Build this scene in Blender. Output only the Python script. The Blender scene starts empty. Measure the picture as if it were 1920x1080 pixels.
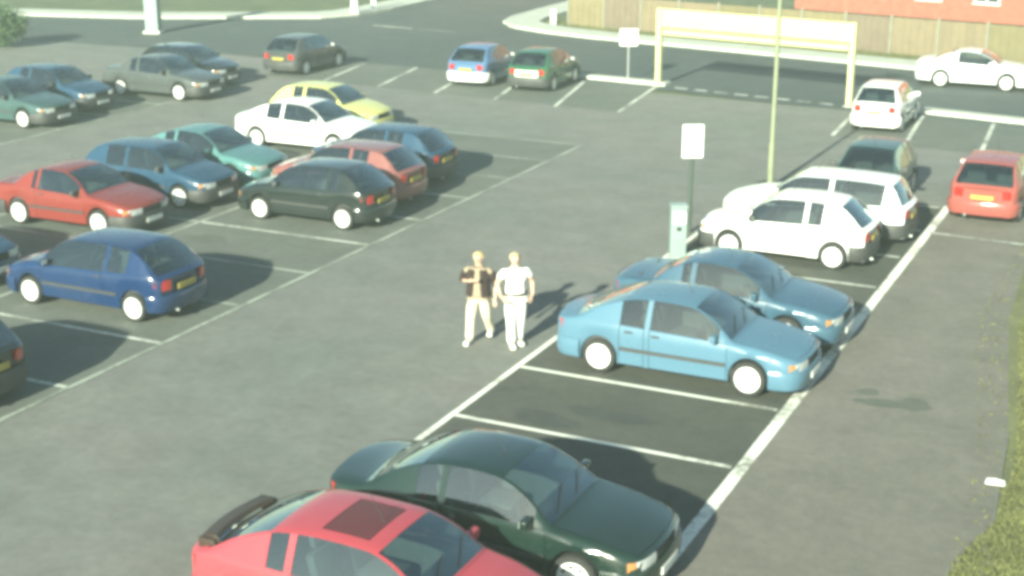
import bpy, bmesh, math, random
import numpy as np
from mathutils import Vector, Matrix

random.seed(7)
S = bpy.context.scene
C = S.collection
R = math.radians
PI = math.pi

# ------------------------------------------------------------------ camera, sky, sun, exposure
cam_d = bpy.data.cameras.new('camera')
cam = bpy.data.objects.new('camera', cam_d)
C.objects.link(cam)
PAN, TILT = -0.4487, 0.3054
cam.location = (16.2268, -16.8209, 8.73)
cam.rotation_euler = (PI / 2 - TILT, 0, -PAN)
cam_d.sensor_width = 36.0
cam_d.lens = 36.0 * 2698.8 / 1920.0
cam_d.clip_start = 0.1
cam_d.clip_end = 3000
S.camera = cam

SUN_EL = R(23.0)
SUN_TO = Vector((-0.03, -1.0, 0)).normalized()          # horizontal direction towards the sun
w = bpy.data.worlds.new('World')
S.world = w
w.use_nodes = True
nt = w.node_tree
bg = nt.nodes['Background']
sky = nt.nodes.new('ShaderNodeTexSky')
sky.sky_type = 'NISHITA'
sky.sun_disc = False
sky.sun_elevation = SUN_EL
sky.sun_rotation = math.atan2(SUN_TO.x, SUN_TO.y)
sky.air_density = 1.0
sky.dust_density = 0.9
nt.links.new(sky.outputs[0], bg.inputs[0])
bg.inputs[1].default_value = 0.062

sun_d = bpy.data.lights.new('sun', 'SUN')
sun_d.energy = 5.0
sun_d.angle = R(1.2)
sun_d.color = (1.0, 0.955, 0.83)
sun = bpy.data.objects.new('sun', sun_d)
C.objects.link(sun)
sd = Vector((SUN_TO.x * math.cos(SUN_EL), SUN_TO.y * math.cos(SUN_EL), math.sin(SUN_EL)))
sun.rotation_euler = sd.to_track_quat('Z', 'Y').to_euler()

S.view_settings.view_transform = 'Standard'
S.view_settings.look = 'None'
S.view_settings.gamma = 1.0
S.view_settings.use_curve_mapping = False
S.view_settings.exposure = 1.40
S.view_settings.use_white_balance = True
S.view_settings.white_balance_temperature = 6500
S.view_settings.white_balance_tint = -5
S.render.filter_size = 4.2
S.cycles.pixel_filter_type = 'BLACKMAN_HARRIS'
S.cycles.filter_width = 4.2
S.cycles.max_bounces = 8
S.cycles.transparent_max_bounces = 12
S.cycles.use_denoising = True

# ------------------------------------------------------------------ materials
MATS = {}


def node_mat(name):
    m = bpy.data.materials.new(name)
    m.use_nodes = True
    b = m.node_tree.nodes['Principled BSDF']
    MATS[name] = m
    return m, m.node_tree, b


def col4(c):
    return (c[0], c[1], c[2], 1)


def mat(name, col, rough=0.6, metal=0.0, coat=0.0, var=0.0, vscale=3.0, bump=0.0, bscale=40.0):
    if name in MATS:
        return MATS[name]
    m, t, b = node_mat(name)
    b.inputs['Base Color'].default_value = col4(col)
    b.inputs['Roughness'].default_value = rough
    b.inputs['Metallic'].default_value = metal
    b.inputs['Coat Weight'].default_value = coat
    b.inputs['Coat Roughness'].default_value = 0.08
    tc = t.nodes.new('ShaderNodeTexCoord')
    if var > 0:
        n = t.nodes.new('ShaderNodeTexNoise')
        n.inputs['Scale'].default_value = vscale
        n.inputs['Detail'].default_value = 6
        n.inputs['Roughness'].default_value = 0.65
        t.links.new(tc.outputs['Object'], n.inputs['Vector'])
        r = t.nodes.new('ShaderNodeValToRGB')
        r.color_ramp.elements[0].position = 0.3
        r.color_ramp.elements[1].position = 0.72
        r.color_ramp.elements[0].color = col4([max(0, c * (1 - var)) for c in col])
        r.color_ramp.elements[1].color = col4([min(1, c * (1 + var)) for c in col])
        t.links.new(n.outputs['Fac'], r.inputs[0])
        t.links.new(r.outputs[0], b.inputs['Base Color'])
    if bump > 0:
        n2 = t.nodes.new('ShaderNodeTexNoise')
        n2.inputs['Scale'].default_value = bscale
        n2.inputs['Detail'].default_value = 4
        t.links.new(tc.outputs['Object'], n2.inputs['Vector'])
        bp = t.nodes.new('ShaderNodeBump')
        bp.inputs['Strength'].default_value = bump
        bp.inputs['Distance'].default_value = 0.02
        t.links.new(n2.outputs['Fac'], bp.inputs['Height'])
        t.links.new(bp.outputs[0], b.inputs['Normal'])
    return m


def paint(name, col, rough=0.16, metal=0.0, coat=0.35):
    """car paint with a patchy film of road dust"""
    rough = min(rough, 0.2)
    if name in MATS:
        return MATS[name]
    m, t, b = node_mat(name)
    b.inputs['Metallic'].default_value = metal
    b.inputs['Coat Weight'].default_value = coat
    b.inputs['Coat Roughness'].default_value = 0.05
    b.inputs['Specular IOR Level'].default_value = 0.35
    tc = t.nodes.new('ShaderNodeTexCoord')
    n = t.nodes.new('ShaderNodeTexNoise')
    n.inputs['Scale'].default_value = 2.2
    n.inputs['Detail'].default_value = 7
    n.inputs['Roughness'].default_value = 0.7
    t.links.new(tc.outputs['Object'], n.inputs['Vector'])
    mx = t.nodes.new('ShaderNodeMix')
    mx.data_type = 'RGBA'
    mr = t.nodes.new('ShaderNodeMapRange')
    mr.inputs[1].default_value = 0.45
    mr.inputs[2].default_value = 0.8
    mr.inputs[3].default_value = 0.0
    mr.inputs[4].default_value = 0.05
    t.links.new(n.outputs['Fac'], mr.inputs[0])
    t.links.new(mr.outputs[0], mx.inputs[0])
    mx.inputs[6].default_value = col4(col)
    mx.inputs[7].default_value = (0.15, 0.145, 0.125, 1)
    t.links.new(mx.outputs[2], b.inputs['Base Color'])
    r2 = t.nodes.new('ShaderNodeMapRange')
    r2.inputs[1].default_value = 0.3
    r2.inputs[2].default_value = 0.8
    r2.inputs[3].default_value = rough
    r2.inputs[4].default_value = rough + 0.12
    t.links.new(n.outputs['Fac'], r2.inputs[0])
    t.links.new(r2.outputs[0], b.inputs['Roughness'])
    return m


def glass_mat(name, tint, refl=1.0):
    m = bpy.data.materials.new(name)
    m.use_nodes = True
    MATS[name] = m
    t = m.node_tree
    t.nodes.clear()
    out = t.nodes.new('ShaderNodeOutputMaterial')
    mix = t.nodes.new('ShaderNodeMixShader')
    tr = t.nodes.new('ShaderNodeBsdfTransparent')
    tr.inputs[0].default_value = col4(tint)
    gl = t.nodes.new('ShaderNodeBsdfGlossy')
    gl.inputs['Roughness'].default_value = 0.04
    gl.inputs[0].default_value = (0.9, 0.97, 0.95, 1)
    fr = t.nodes.new('ShaderNodeFresnel')
    fr.inputs[0].default_value = 1.62
    mu = t.nodes.new('ShaderNodeMath')
    mu.operation = 'MULTIPLY_ADD'
    mu.inputs[1].default_value = 2.0 * refl
    mu.inputs[2].default_value = 0.08
    mu.use_clamp = True
    t.links.new(fr.outputs[0], mu.inputs[0])
    t.links.new(mu.outputs[0], mix.inputs[0])
    t.links.new(tr.outputs[0], mix.inputs[1])
    t.links.new(gl.outputs[0], mix.inputs[2])
    t.links.new(mix.outputs[0], out.inputs[0])
    return m


def asphalt(name, base, patch, rough=0.85, seed=0.0, stain=0.5):
    m, t, b = node_mat(name)
    L = t.links.new
    tc = t.nodes.new('ShaderNodeTexCoord')
    mp = t.nodes.new('ShaderNodeMapping')
    mp.inputs['Location'].default_value = (seed, seed * 1.7, 0)
    L(tc.outputs['Object'], mp.inputs[0])

    def noise(sc, det, ro=0.6):
        n = t.nodes.new('ShaderNodeTexNoise')
        n.inputs['Scale'].default_value = sc
        n.inputs['Detail'].default_value = det
        n.inputs['Roughness'].default_value = ro
        L(mp.outputs[0], n.inputs['Vector'])
        return n
    big, mid, fine = noise(0.20, 5), noise(0.9, 7, 0.7), noise(55, 3)
    rmp = t.nodes.new('ShaderNodeValToRGB')
    rmp.color_ramp.elements[0].position = 0.32
    rmp.color_ramp.elements[1].position = 0.68
    rmp.color_ramp.elements[0].color = col4(base)
    rmp.color_ramp.elements[1].color = col4(patch)
    L(big.outputs['Fac'], rmp.inputs[0])
    mr = t.nodes.new('ShaderNodeMapRange')
    mr.inputs[1].default_value = 0.3
    mr.inputs[2].default_value = 0.75
    mr.inputs[3].default_value = 0.80
    mr.inputs[4].default_value = 1.16
    L(mid.outputs['Fac'], mr.inputs[0])
    mr2 = t.nodes.new('ShaderNodeMapRange')
    mr2.inputs[1].default_value = 0.25
    mr2.inputs[2].default_value = 0.75
    mr2.inputs[3].default_value = 0.72
    mr2.inputs[4].default_value = 1.28
    L(fine.outputs['Fac'], mr2.inputs[0])
    # old oil drips and tyre marks: sparse dark blots
    st = noise(0.55, 5, 0.75)
    st.inputs['Distortion'].default_value = 0.6
    mr3 = t.nodes.new('ShaderNodeMapRange')
    mr3.inputs[1].default_value = 0.60
    mr3.inputs[2].default_value = 0.74
    mr3.inputs[3].default_value = 1.0
    mr3.inputs[4].default_value = 1.0 - stain
    L(st.outputs['Fac'], mr3.inputs[0])
    gr_ = noise(5.5, 3, 0.6)
    mr4 = t.nodes.new('ShaderNodeMapRange')
    mr4.inputs[1].default_value = 0.3
    mr4.inputs[2].default_value = 0.7
    mr4.inputs[3].default_value = 0.90
    mr4.inputs[4].default_value = 1.10
    L(gr_.outputs['Fac'], mr4.inputs[0])
    m0 = t.nodes.new('ShaderNodeMath'); m0.operation = 'MULTIPLY'
    m1 = t.nodes.new('ShaderNodeMath'); m1.operation = 'MULTIPLY'
    m2 = t.nodes.new('ShaderNodeMath'); m2.operation = 'MULTIPLY'
    L(mr.outputs[0], m0.inputs[0]); L(mr4.outputs[0], m0.inputs[1])
    L(m0.outputs[0], m1.inputs[0]); L(mr2.outputs[0], m1.inputs[1])
    L(m1.outputs[0], m2.inputs[0]); L(mr3.outputs[0], m2.inputs[1])
    vm = t.nodes.new('ShaderNodeVectorMath'); vm.operation = 'SCALE'
    L(rmp.outputs[0], vm.inputs[0]); L(m2.outputs[0], vm.inputs['Scale'])
    L(vm.outputs[0], b.inputs['Base Color'])
    b.inputs['Roughness'].default_value = rough
    bp = t.nodes.new('ShaderNodeBump')
    bp.inputs['Strength'].default_value = 0.35
    bp.inputs['Distance'].default_value = 0.01
    L(fine.outputs['Fac'], bp.inputs['Height'])
    L(bp.outputs[0], b.inputs['Normal'])
    return m


def line_paint(name, col, under, wear):
    m, t, b = node_mat(name)
    L = t.links.new
    tc = t.nodes.new('ShaderNodeTexCoord')
    n = t.nodes.new('ShaderNodeTexNoise')
    n.inputs['Scale'].default_value = 7
    n.inputs['Detail'].default_value = 8
    n.inputs['Roughness'].default_value = 0.75
    L(tc.outputs['Object'], n.inputs['Vector'])
    n2 = t.nodes.new('ShaderNodeTexNoise')
    n2.inputs['Scale'].default_value = 0.8
    L(tc.outputs['Object'], n2.inputs['Vector'])
    ad = t.nodes.new('ShaderNodeMath'); ad.operation = 'ADD'
    L(n.outputs['Fac'], ad.inputs[0]); L(n2.outputs['Fac'], ad.inputs[1])
    mr = t.nodes.new('ShaderNodeMapRange')
    mr.inputs[1].default_value = 1.18 - wear * 0.5
    mr.inputs[2].default_value = 1.34 - wear * 0.3
    L(ad.outputs[0], mr.inputs[0])
    mx = t.nodes.new('ShaderNodeMix'); mx.data_type = 'RGBA'
    mx.inputs[6].default_value = col4(col)
    mx.inputs[7].default_value = col4(under)
    L(mr.outputs[0], mx.inputs[0])
    L(mx.outputs[2], b.inputs['Base Color'])
    b.inputs['Roughness'].default_value = 0.75
    return m


M_AS = asphalt('lane_asphalt', (0.150, 0.164, 0.144), (0.190, 0.180, 0.166), 0.8, 3.1, 0.12)
M_BAY = asphalt('bay_asphalt', (0.056, 0.061, 0.048), (0.084, 0.084, 0.070), 0.85, 11.0, 0.5)
M_BAYL = asphalt('pale_bay_asphalt', (0.106, 0.120, 0.102), (0.132, 0.138, 0.120), 0.85, 31.0, 0.30)
M_ASR = asphalt('brownish_lane_asphalt', (0.148, 0.142, 0.113), (0.178, 0.162, 0.140), 0.85, 17.0, 0.15)
M_ROAD = asphalt('road_asphalt', (0.056, 0.070, 0.068), (0.078, 0.090, 0.084), 0.75, 21.0, 0.12)
M_LINE = line_paint('white_line_paint', (0.60, 0.62, 0.54), (0.17, 0.18, 0.15), 0.5)
M_LINE_OLD = line_paint('worn_line_paint', (0.36, 0.39, 0.33), (0.15, 0.165, 0.135), 0.55)
M_LINE_NEW = line_paint('bright_line_paint', (0.78, 0.78, 0.68), (0.22, 0.22, 0.18), 0.3)
M_KERB = mat('kerb_concrete', (0.50, 0.51, 0.44), 0.85, var=0.2, vscale=2.5, bump=0.2)
M_PAVE = mat('pavement_concrete', (0.46, 0.48, 0.41), 0.85, var=0.14, vscale=1.2, bump=0.2)
M_GLASS = glass_mat('car_glass', (0.62, 0.76, 0.72))
M_GLASS_DK = glass_mat('tinted_glass', (0.20, 0.26, 0.26))
M_RUB = mat('black_rubber', (0.018, 0.018, 0.018), 0.7)
M_TYRE = mat('tyre_rubber', (0.025, 0.025, 0.024), 0.85, var=0.25, vscale=9)
M_UNDER = mat('underbody_black', (0.012, 0.012, 0.012), 0.9)
M_TRIM = mat('grey_plastic', (0.045, 0.046, 0.045), 0.6, var=0.2)
M_INT = mat('interior_cloth', (0.06, 0.062, 0.065), 0.9, var=0.2, vscale=8)
M_INT2 = mat('dashboard_plastic', (0.03, 0.03, 0.032), 0.7)
M_CAP = mat('silver_wheel_cover', (0.78, 0.79, 0.76), 0.38, metal=0.1, var=0.06, vscale=12)
M_LAMP = mat('headlamp_lens', (0.75, 0.78, 0.76), 0.08, metal=0.35, coat=1.0)
M_IND = mat('amber_lens', (0.40, 0.20, 0.07), 0.15, coat=1.0)
M_TAIL = mat('red_lens', (0.42, 0.02, 0.015), 0.15, coat=1.0)
M_PL_W = mat('white_number_plate', (0.75, 0.75, 0.70), 0.45)
M_PL_Y = mat('yellow_number_plate', (0.36, 0.29, 0.06), 0.6)
M_STEEL = mat('galvanised_steel', (0.42, 0.44, 0.42), 0.5, metal=0.6, var=0.15)
M_POST_DK = mat('dark_green_post_paint', (0.05, 0.07, 0.055), 0.5)
M_SIGN = mat('white_sign_face', (0.82, 0.83, 0.79), 0.5)
M_CREAM = mat('cream_barrier_paint', (0.56, 0.55, 0.27), 0.55, var=0.08, vscale=2)
M_PALE = mat('pale_grey_paint', (0.24, 0.31, 0.29), 0.55, var=0.08)
M_LPOST = mat('faded_lamp_post_paint', (0.22, 0.24, 0.15), 0.6, var=0.1)
M_MINT = mat('pale_cabinet_paint', (0.25, 0.32, 0.30), 0.45, var=0.06)


# ------------------------------------------------------------------ helpers
def link(o, parent=None):
    C.objects.link(o)
    if parent is not None:
        o.parent = parent
    return o


def tag(o, label=None, cat=None, group=None, kind=None):
    if label: o['label'] = label
    if cat: o['category'] = cat
    if group: o['group'] = group
    if kind: o['kind'] = kind
    return o


def empty(name, loc, rz=0.0):
    o = bpy.data.objects.new(name, None)
    C.objects.link(o)
    o.location = loc
    o.rotation_euler = (0, 0, rz)
    o.empty_display_size = 0.3
    return o


def mesh_obj(name, verts, faces, mats, parent=None, smooth=False, sharp=40, fm=None):
    me = bpy.data.meshes.new(name)
    me.from_pydata([tuple(v) for v in verts], [], faces)
    for m in (mats if isinstance(mats, (list, tuple)) else [mats]):
        me.materials.append(m)
    if fm is not None:
        me.polygons.foreach_set('material_index', fm)
    me.validate()
    if smooth:
        me.polygons.foreach_set('use_smooth', [True] * len(me.polygons))
        me.set_sharp_from_angle(angle=R(sharp))
    me.update()
    return link(bpy.data.objects.new(name, me), parent)


class MB:
    """collects boxes, tubes, prisms into one mesh"""

    def __init__(s):
        s.v, s.f = [], []

    def add(s, vs, fs):
        k = len(s.v)
        s.v += [tuple(v) for v in vs]
        s.f += [tuple(i + k for i in f) for f in fs]
        return s

    def box(s, lo, hi, bev=0.0, mtx=None):
        bm = bmesh.new()
        bmesh.ops.create_cube(bm, size=1)
        for v in bm.verts:
            v.co = Vector(((lo[0] + hi[0]) / 2 + v.co.x * (hi[0] - lo[0]),
                           (lo[1] + hi[1]) / 2 + v.co.y * (hi[1] - lo[1]),
                           (lo[2] + hi[2]) / 2 + v.co.z * (hi[2] - lo[2])))
        if bev > 0:
            bmesh.ops.bevel(bm, geom=bm.edges[:], offset=bev, segments=2, affect='EDGES', profile=0.6)
        if mtx is not None:
            bmesh.ops.transform(bm, matrix=mtx, verts=bm.verts)
        bm.verts.index_update()
        s.add([v.co[:] for v in bm.verts], [[v.index for v in f.verts] for f in bm.faces])
        bm.free()
        return s

    def tube(s, p0, p1, r0, r1=None, n=12):
        r1 = r0 if r1 is None else r1
        p0, p1 = Vector(p0), Vector(p1)
        d = (p1 - p0).normalized()
        a = d.orthogonal().normalized()
        b = d.cross(a)
        vs = []
        for p, r in ((p0, r0), (p1, r1)):
            for k in range(n):
                t = 2 * PI * k / n
                vs.append(p + a * math.cos(t) * r + b * math.sin(t) * r)
        fs = [(k, (k + 1) % n, n + (k + 1) % n, n + k) for k in range(n)]
        fs += [tuple(range(n))[::-1], tuple(range(n, 2 * n))]
        return s.add(vs, fs)

    def lathe_y(s, prof, n=28, c=(0, 0, 0)):
        """profile of (radius, y) revolved about the y axis"""
        vs, fs = [], []
        for (r, y) in prof:
            for k in range(n):
                t = 2 * PI * k / n
                vs.append((c[0] + r * math.cos(t), c[1] + y, c[2] + r * math.sin(t)))
        for i in range(len(prof) - 1):
            for k in range(n):
                fs.append((i * n + k, i * n + (k + 1) % n, (i + 1) * n + (k + 1) % n, (i + 1) * n + k))
        return s.add(vs, fs)

    def prism(s, pts, z0, z1):
        n = len(pts)
        vs = [(p[0], p[1], z0) for p in pts] + [(p[0], p[1], z1) for p in pts]
        fs = [(k, (k + 1) % n, n + (k + 1) % n, n + k) for k in range(n)]
        fs += [tuple(range(n))[::-1], tuple(range(n, 2 * n))]
        return s.add(vs, fs)

    def build(s, name, m, parent=None, smooth=False, sharp=40):
        return mesh_obj(name, s.v, s.f, m, parent, smooth, sharp)


def strip(name, p0, p1, wd, z, m, parent):
    """a painted line from p0 to p1"""
    p0, p1 = Vector((p0[0], p0[1])), Vector((p1[0], p1[1]))
    d = (p1 - p0)
    ln = d.length
    d.normalize()
    n = Vector((-d.y, d.x)) * wd / 2
    k = max(1, int(ln / 0.4))
    vs, fs = [], []
    rnd = random.Random(int(abs(p0.x * 131 + p0.y * 17 + p1.x * 7 + p1.y) * 100))
    for i in range(k + 1):
        p = p0 + d * ln * i / k
        a, b = rnd.uniform(-.008, .008), rnd.uniform(-.008, .008)
        vs += [(p.x + n.x * (1 + a * 8), p.y + n.y * (1 + a * 8), z), (p.x - n.x * (1 + b * 8), p.y - n.y * (1 + b * 8), z)]
    for i in range(k):
        fs.append((2 * i + 1, 2 * i + 3, 2 * i + 2, 2 * i))
    return mesh_obj(name, vs, fs, m, parent)


def offset_poly(pts, d):
    out = []
    for i, p in enumerate(pts):
        a = Vector(pts[max(i - 1, 0)]); b = Vector(pts[min(i + 1, len(pts) - 1)])
        t = (b - a).normalized()
        out.append((p[0] - t.y * d, p[1] + t.x * d))
    return out


# ------------------------------------------------------------------ ground, road, pavements
def sheet(name, pts, z, m, parent=None, kind='structure'):
    o = mesh_obj(name, [(p[0], p[1], z) for p in pts], [tuple(range(len(pts)))], m, parent)
    if parent is None:
        tag(o, kind=kind)
    return o


M_EARTH = mat('rough_grass_ground', (0.085, 0.105, 0.045), 0.95, var=0.35, vscale=0.5, bump=0.5, bscale=20)
tag(sheet('ground', [(-900, -500), (900, -500), (900, 1300), (-900, 1300)], -0.03, M_EARTH),
    'rough grass and earth around the car park', None)
park = sheet('car_park_surface', [(-60, -60), (13.0, -60), (14.6, 0.0), (14.25, 5.0), (13.55, 10.4), (13.3, 15.5), (13.4, 24), (20, 29.0),
                                  (20, 29.8), (-60, 34.5)], 0.0, M_AS)
tag(park, 'sage grey tarmac of the car park')
road = sheet('road', [(-80, 24.0), (-45, 31.5), (-8, 32.6), (10, 29.9), (60, 23.0), (60, 33.0), (9.9, 39.6), (5.8, 40.45), (-8.9, 43.2), (-14.0, 45.2),
                      (-15.2, 50), (-15.6, 120), (-22.3, 120), (-22.2, 47), (-23.7, 44.0), (-32, 40.1), (-45, 37.0), (-80, 30)], 0.0022, M_ROAD)
tag(road, 'dark tarmac road passing behind the car park')

# bay surfaces, slightly darker tarmac than the lanes
BW = 2.4
BL = 4.67
MX, RX, B0 = 6.25, 10.92, 1.73
sheet('bay_surface', [(-2 * BL, -12), (0, -12), (0, 21.6), (-2 * BL, 21.6)], 0.004, M_BAYL, park)
sheet('bay_surface', [(MX, B0 - 6 * BW), (RX, B0 - 6 * BW), (RX, B0 + 7 * BW), (MX, B0 + 7 * BW)], 0.004, M_BAY, park)
sheet('bay_surface', [(-20.2, 9.6), (-15.5, 9.6), (-15.5, 26.4), (-20.2, 26.4)], 0.004, M_BAYL, park)
sheet('bay_surface', [(6.3, 26.1), (16, 24.4), (16, 29.1), (5.9, 31.0)], 0.004, M_BAYL, park)
sheet('bay_surface', [(-16, 28.3), (-0.95, 27.0), (-1.6, 32.2), (-16, 32.6)], 0.004, M_BAYL, park)

sheet('lane_surface', [(RX, -12), (13.8, -12), (14.58, 0.0), (14.22, 5.0), (13.52, 10.4), (13.27, 15.5), (13.3, 18.5), (RX, 18.5)], 0.004, M_ASR, park)
ZL = 0.009
# left double row
strip('bay_line', (0, -9.6), (0, 21.7), 0.10, ZL, M_LINE_OLD, park)
strip('bay_line', (-BL, -9.6), (-BL, 21.6), 0.10, ZL, M_LINE_OLD, park)
strip('bay_line', (-2 * BL, -9.6), (-2 * BL, 21.6), 0.10, ZL, M_LINE_OLD, park)
for k in range(-4, 10):
    strip('bay_line', (-0.06, k * BW), (-BL + 0.06, k * BW), 0.10, ZL, M_LINE if k in (0, 1, 4, 5) else M_LINE_OLD, park)
    strip('bay_line', (-BL - 0.06, k * BW), (-2 * BL + 0.06, k * BW), 0.10, ZL, M_LINE_OLD, park)
# right row
strip('bay_line', (MX, B0 - 6 * BW), (MX, B0 + 7 * BW), 0.11, ZL, M_LINE_NEW, park)
strip('bay_line', (RX, B0 - 6 * BW), (RX + 0.08, B0 + 7.1 * BW), 0.19, ZL, M_LINE_NEW, park)
for k in range(-6, 8):
    strip('bay_line', (MX + 0.06, B0 + k * BW), (RX - 0.10, B0 + k * BW), 0.10, ZL, M_LINE_NEW if k < 3 else M_LINE, park)
# bays beyond the right row, lying the other way
strip('bay_line', (RX + 0.1, 16.1), (13.2, 15.95), 0.10, ZL, M_LINE, park)
strip('bay_line', (13.15, 15.9), (13.35, 21.0), 0.10, ZL, M_LINE, park)
# far row
for a, b in (((-3.28, 27.0), (-4.4, 32.2)), ((-0.98, 27.0), (-1.6, 32.2)), ((-5.7, 27.3), (-6.8, 32.3)), ((-8.2, 27.6), (-9.2, 32.4)),
             ((-10.7, 27.9), (-11.6, 32.4)), ((-13.2, 28.2), (-14.0, 32.4)),
             ((6.31, 26.15), (6.0, 30.9)), ((8.51, 26.33), (8.17, 30.7)), ((10.74, 25.75), (10.45, 30.3)), ((13.0, 25.3), (12.8, 29.9))):
    strip('bay_line', a, b, 0.13, ZL, M_LINE, park)
# third row at the far left
strip('bay_line', (-15.5, 9.6), (-15.5, 26.4), 0.1, ZL, M_LINE_OLD, park)
for k in range(8):
    strip('bay_line', (-15.55, 9.6 + k * BW), (-20.2, 9.6 + k * BW), 0.1, ZL, M_LINE_OLD, park)
# give-way dashes at the exit and across the side road
for k in range(8):
    x0 = -0.9 + k * 0.78
    strip('give_way_mark', (x0, 32.3 - 0.155 * (k * 0.78)), (x0 + 0.5, 32.3 - 0.155 * (k * 0.78 + 0.5)), 0.2, ZL + 0.004, M_LINE, road)
strip('give_way_mark', (-19.9, 42.9), (-17.6, 42.6), 0.22, ZL + 0.004, M_LINE, road)
strip('give_way_mark', (-17.2, 42.5), (-15.2, 42.4), 0.16, ZL + 0.004, M_LINE_OLD, road)


def kerbed(name, front, depth, label, side=1, h=0.12, paving=True, cat='pavement'):
    """a pavement: a row of kerb stones along the front edge, paving slab behind"""
    back = offset_poly(front, side * depth)
    inner = offset_poly(front, side * 0.15)
    root = empty(name, (0, 0, 0))
    tag(root, label, kind='structure')
    pts = inner + back[::-1]
    if side < 0:
        pts = pts[::-1]
    MB().prism(pts, -0.05, h - 0.012).build('paving', M_PAVE, root)
    # kerb stones, 0.9 m each
    for i in range(len(front) - 1):
        a, b = Vector(front[i]), Vector(front[i + 1])
        ai, bi = Vector(inner[i]), Vector(inner[i + 1])
        n = max(1, int(round((b - a).length / 0.92)))
        for k in range(n):
            t0, t1 = k / n + 0.006 / n, (k + 1) / n - 0.006 / n
            q = [a.lerp(b, t0), a.lerp(b, t1), ai.lerp(bi, t1), ai.lerp(bi, t0)]
            q = [(v.x, v.y) for v in q]
            if side < 0:
                q = q[::-1]
            MB().prism(q, -0.05, h + random.uniform(-.004, .004)).build('kerb_stone', M_KERB, root)
    return root


kerbed('pavement', [(-15.4, 60), (-15.35, 53.0), (-15.2, 48.5), (-14.7, 46.4), (-13.4, 44.9), (-11.4, 43.9), (-8.9, 43.15), (-2, 41.9), (5.8, 40.35), (9.9, 39.5), (24, 37.0)],
       1.75, 'pale concrete pavement along the far side of the road')
kerbed('pavement', [(-60, 33.3), (-39.1, 38.3), (-32, 40.0), (-26.5, 42.6), (-23.7, 44.2), (-22.6, 46), (-22.3, 49), (-22.4, 60)],
       2.0, 'pale pavement at the left corner of the side road')
kerbed('kerb_island', [(-9.6, 33.0), (-4.5, 32.75), (-1.35, 32.45)], 0.55, 'narrow kerbed strip between far bays and road')
kerbed('kerb_island', [(5.85, 31.35), (8.2, 31.1), (11.4, 30.55), (20, 29.3)], 0.62, 'kerbed strip behind the far right bays')

# grass verges: real blades on an uneven bed
M_GRASS = mat('verge_grass', (0.125, 0.132, 0.045), 0.9, var=0.35, vscale=0.9)
M_GRASS_DRY = mat('dry_verge_grass', (0.22, 0.20, 0.085), 0.9, var=0.4, vscale=1.2)


def grass(name, poly, n, label, m, h=(0.05, 0.14), z=0.0, seed=1):
    rnd = random.Random(seed)
    xs = [p[0] for p in poly]; ys = [p[1] for p in poly]

    def inside(x, y):
        c = False
        j = len(poly) - 1
        for i in range(len(poly)):
            if (poly[i][1] > y) != (poly[j][1] > y) and x < (poly[j][0] - poly[i][0]) * (y - poly[i][1]) / (poly[j][1] - poly[i][1]) + poly[i][0]:
                c = not c
            j = i
        return c
    vs, fs = [], []
    k = 0
    while k < n:
        x, y = rnd.uniform(min(xs), max(xs)), rnd.uniform(min(ys), max(ys))
        if not inside(x, y):
            continue
        a = rnd.uniform(0, 2 * PI)
        hh = rnd.uniform(*h)
        wd = rnd.uniform(0.012, 0.03)
        lx, ly = rnd.uniform(-.06, .06), rnd.uniform(-.06, .06)
        b = len(vs)
        vs += [(x - math.cos(a) * wd, y - math.sin(a) * wd, z), (x + math.cos(a) * wd, y + math.sin(a) * wd, z), (x + lx, y + ly, z + hh)]
        fs.append((b, b + 1, b + 2))
        k += 1
    o = mesh_obj(name, vs, fs, m)
    return tag(o, label, 'grass', kind='stuff')


M_BANK = mat('verge_soil_and_grass', (0.135, 0.140, 0.062), 0.95, var=0.3, vscale=0.8, bump=0.5, bscale=20)
sheet('grass_bank', [(13.25, 10), (13.9, 7.0), (14.3, 4.5), (14.6, 0), (14.9, -6), (40, -6), (40, 28), (20, 28), (13.45, 23), (13.3, 15.5)], 0.002, M_BANK)
grass('verge_grass', [(13.75, 10), (14.2, 6.5), (14.5, 3.5), (14.5, 1.6), (14.2, 0.2), (14.2, -4), (17.5, -4), (17.5, 18), (13.8, 18)], 90000,
      'rough green grass verge at the right edge of the tarmac', M_GRASS, h=(0.025, 0.075), seed=3)
grass('verge_fringe', [(12.95, 10), (13.5, 6.5), (13.95, 3.5), (14.1, 1.0), (13.7, -4), (14.5, -4), (14.75, 1), (14.6, 3.5), (14.2, 6.5), (13.6, 10), (13.6, 18), (13.0, 18)], 800,
      'thin straggling grass creeping onto the tarmac beside the verge', M_GRASS, h=(0.015, 0.045), z=0.006, seed=9)
grass('dry_grass', [(-13.0, 47.6), (-12.0, 46.2), (-8.0, 45.05), (6.2, 42.2), (10.5, 41.35), (24, 38.9), (24, 40.2), (10.5, 42.5), (6.2, 43.4), (-8, 46.2)], 22000,
      'strip of grass at the foot of the tan fence', M_GRASS, h=(0.05, 0.2), seed=5)


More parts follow.
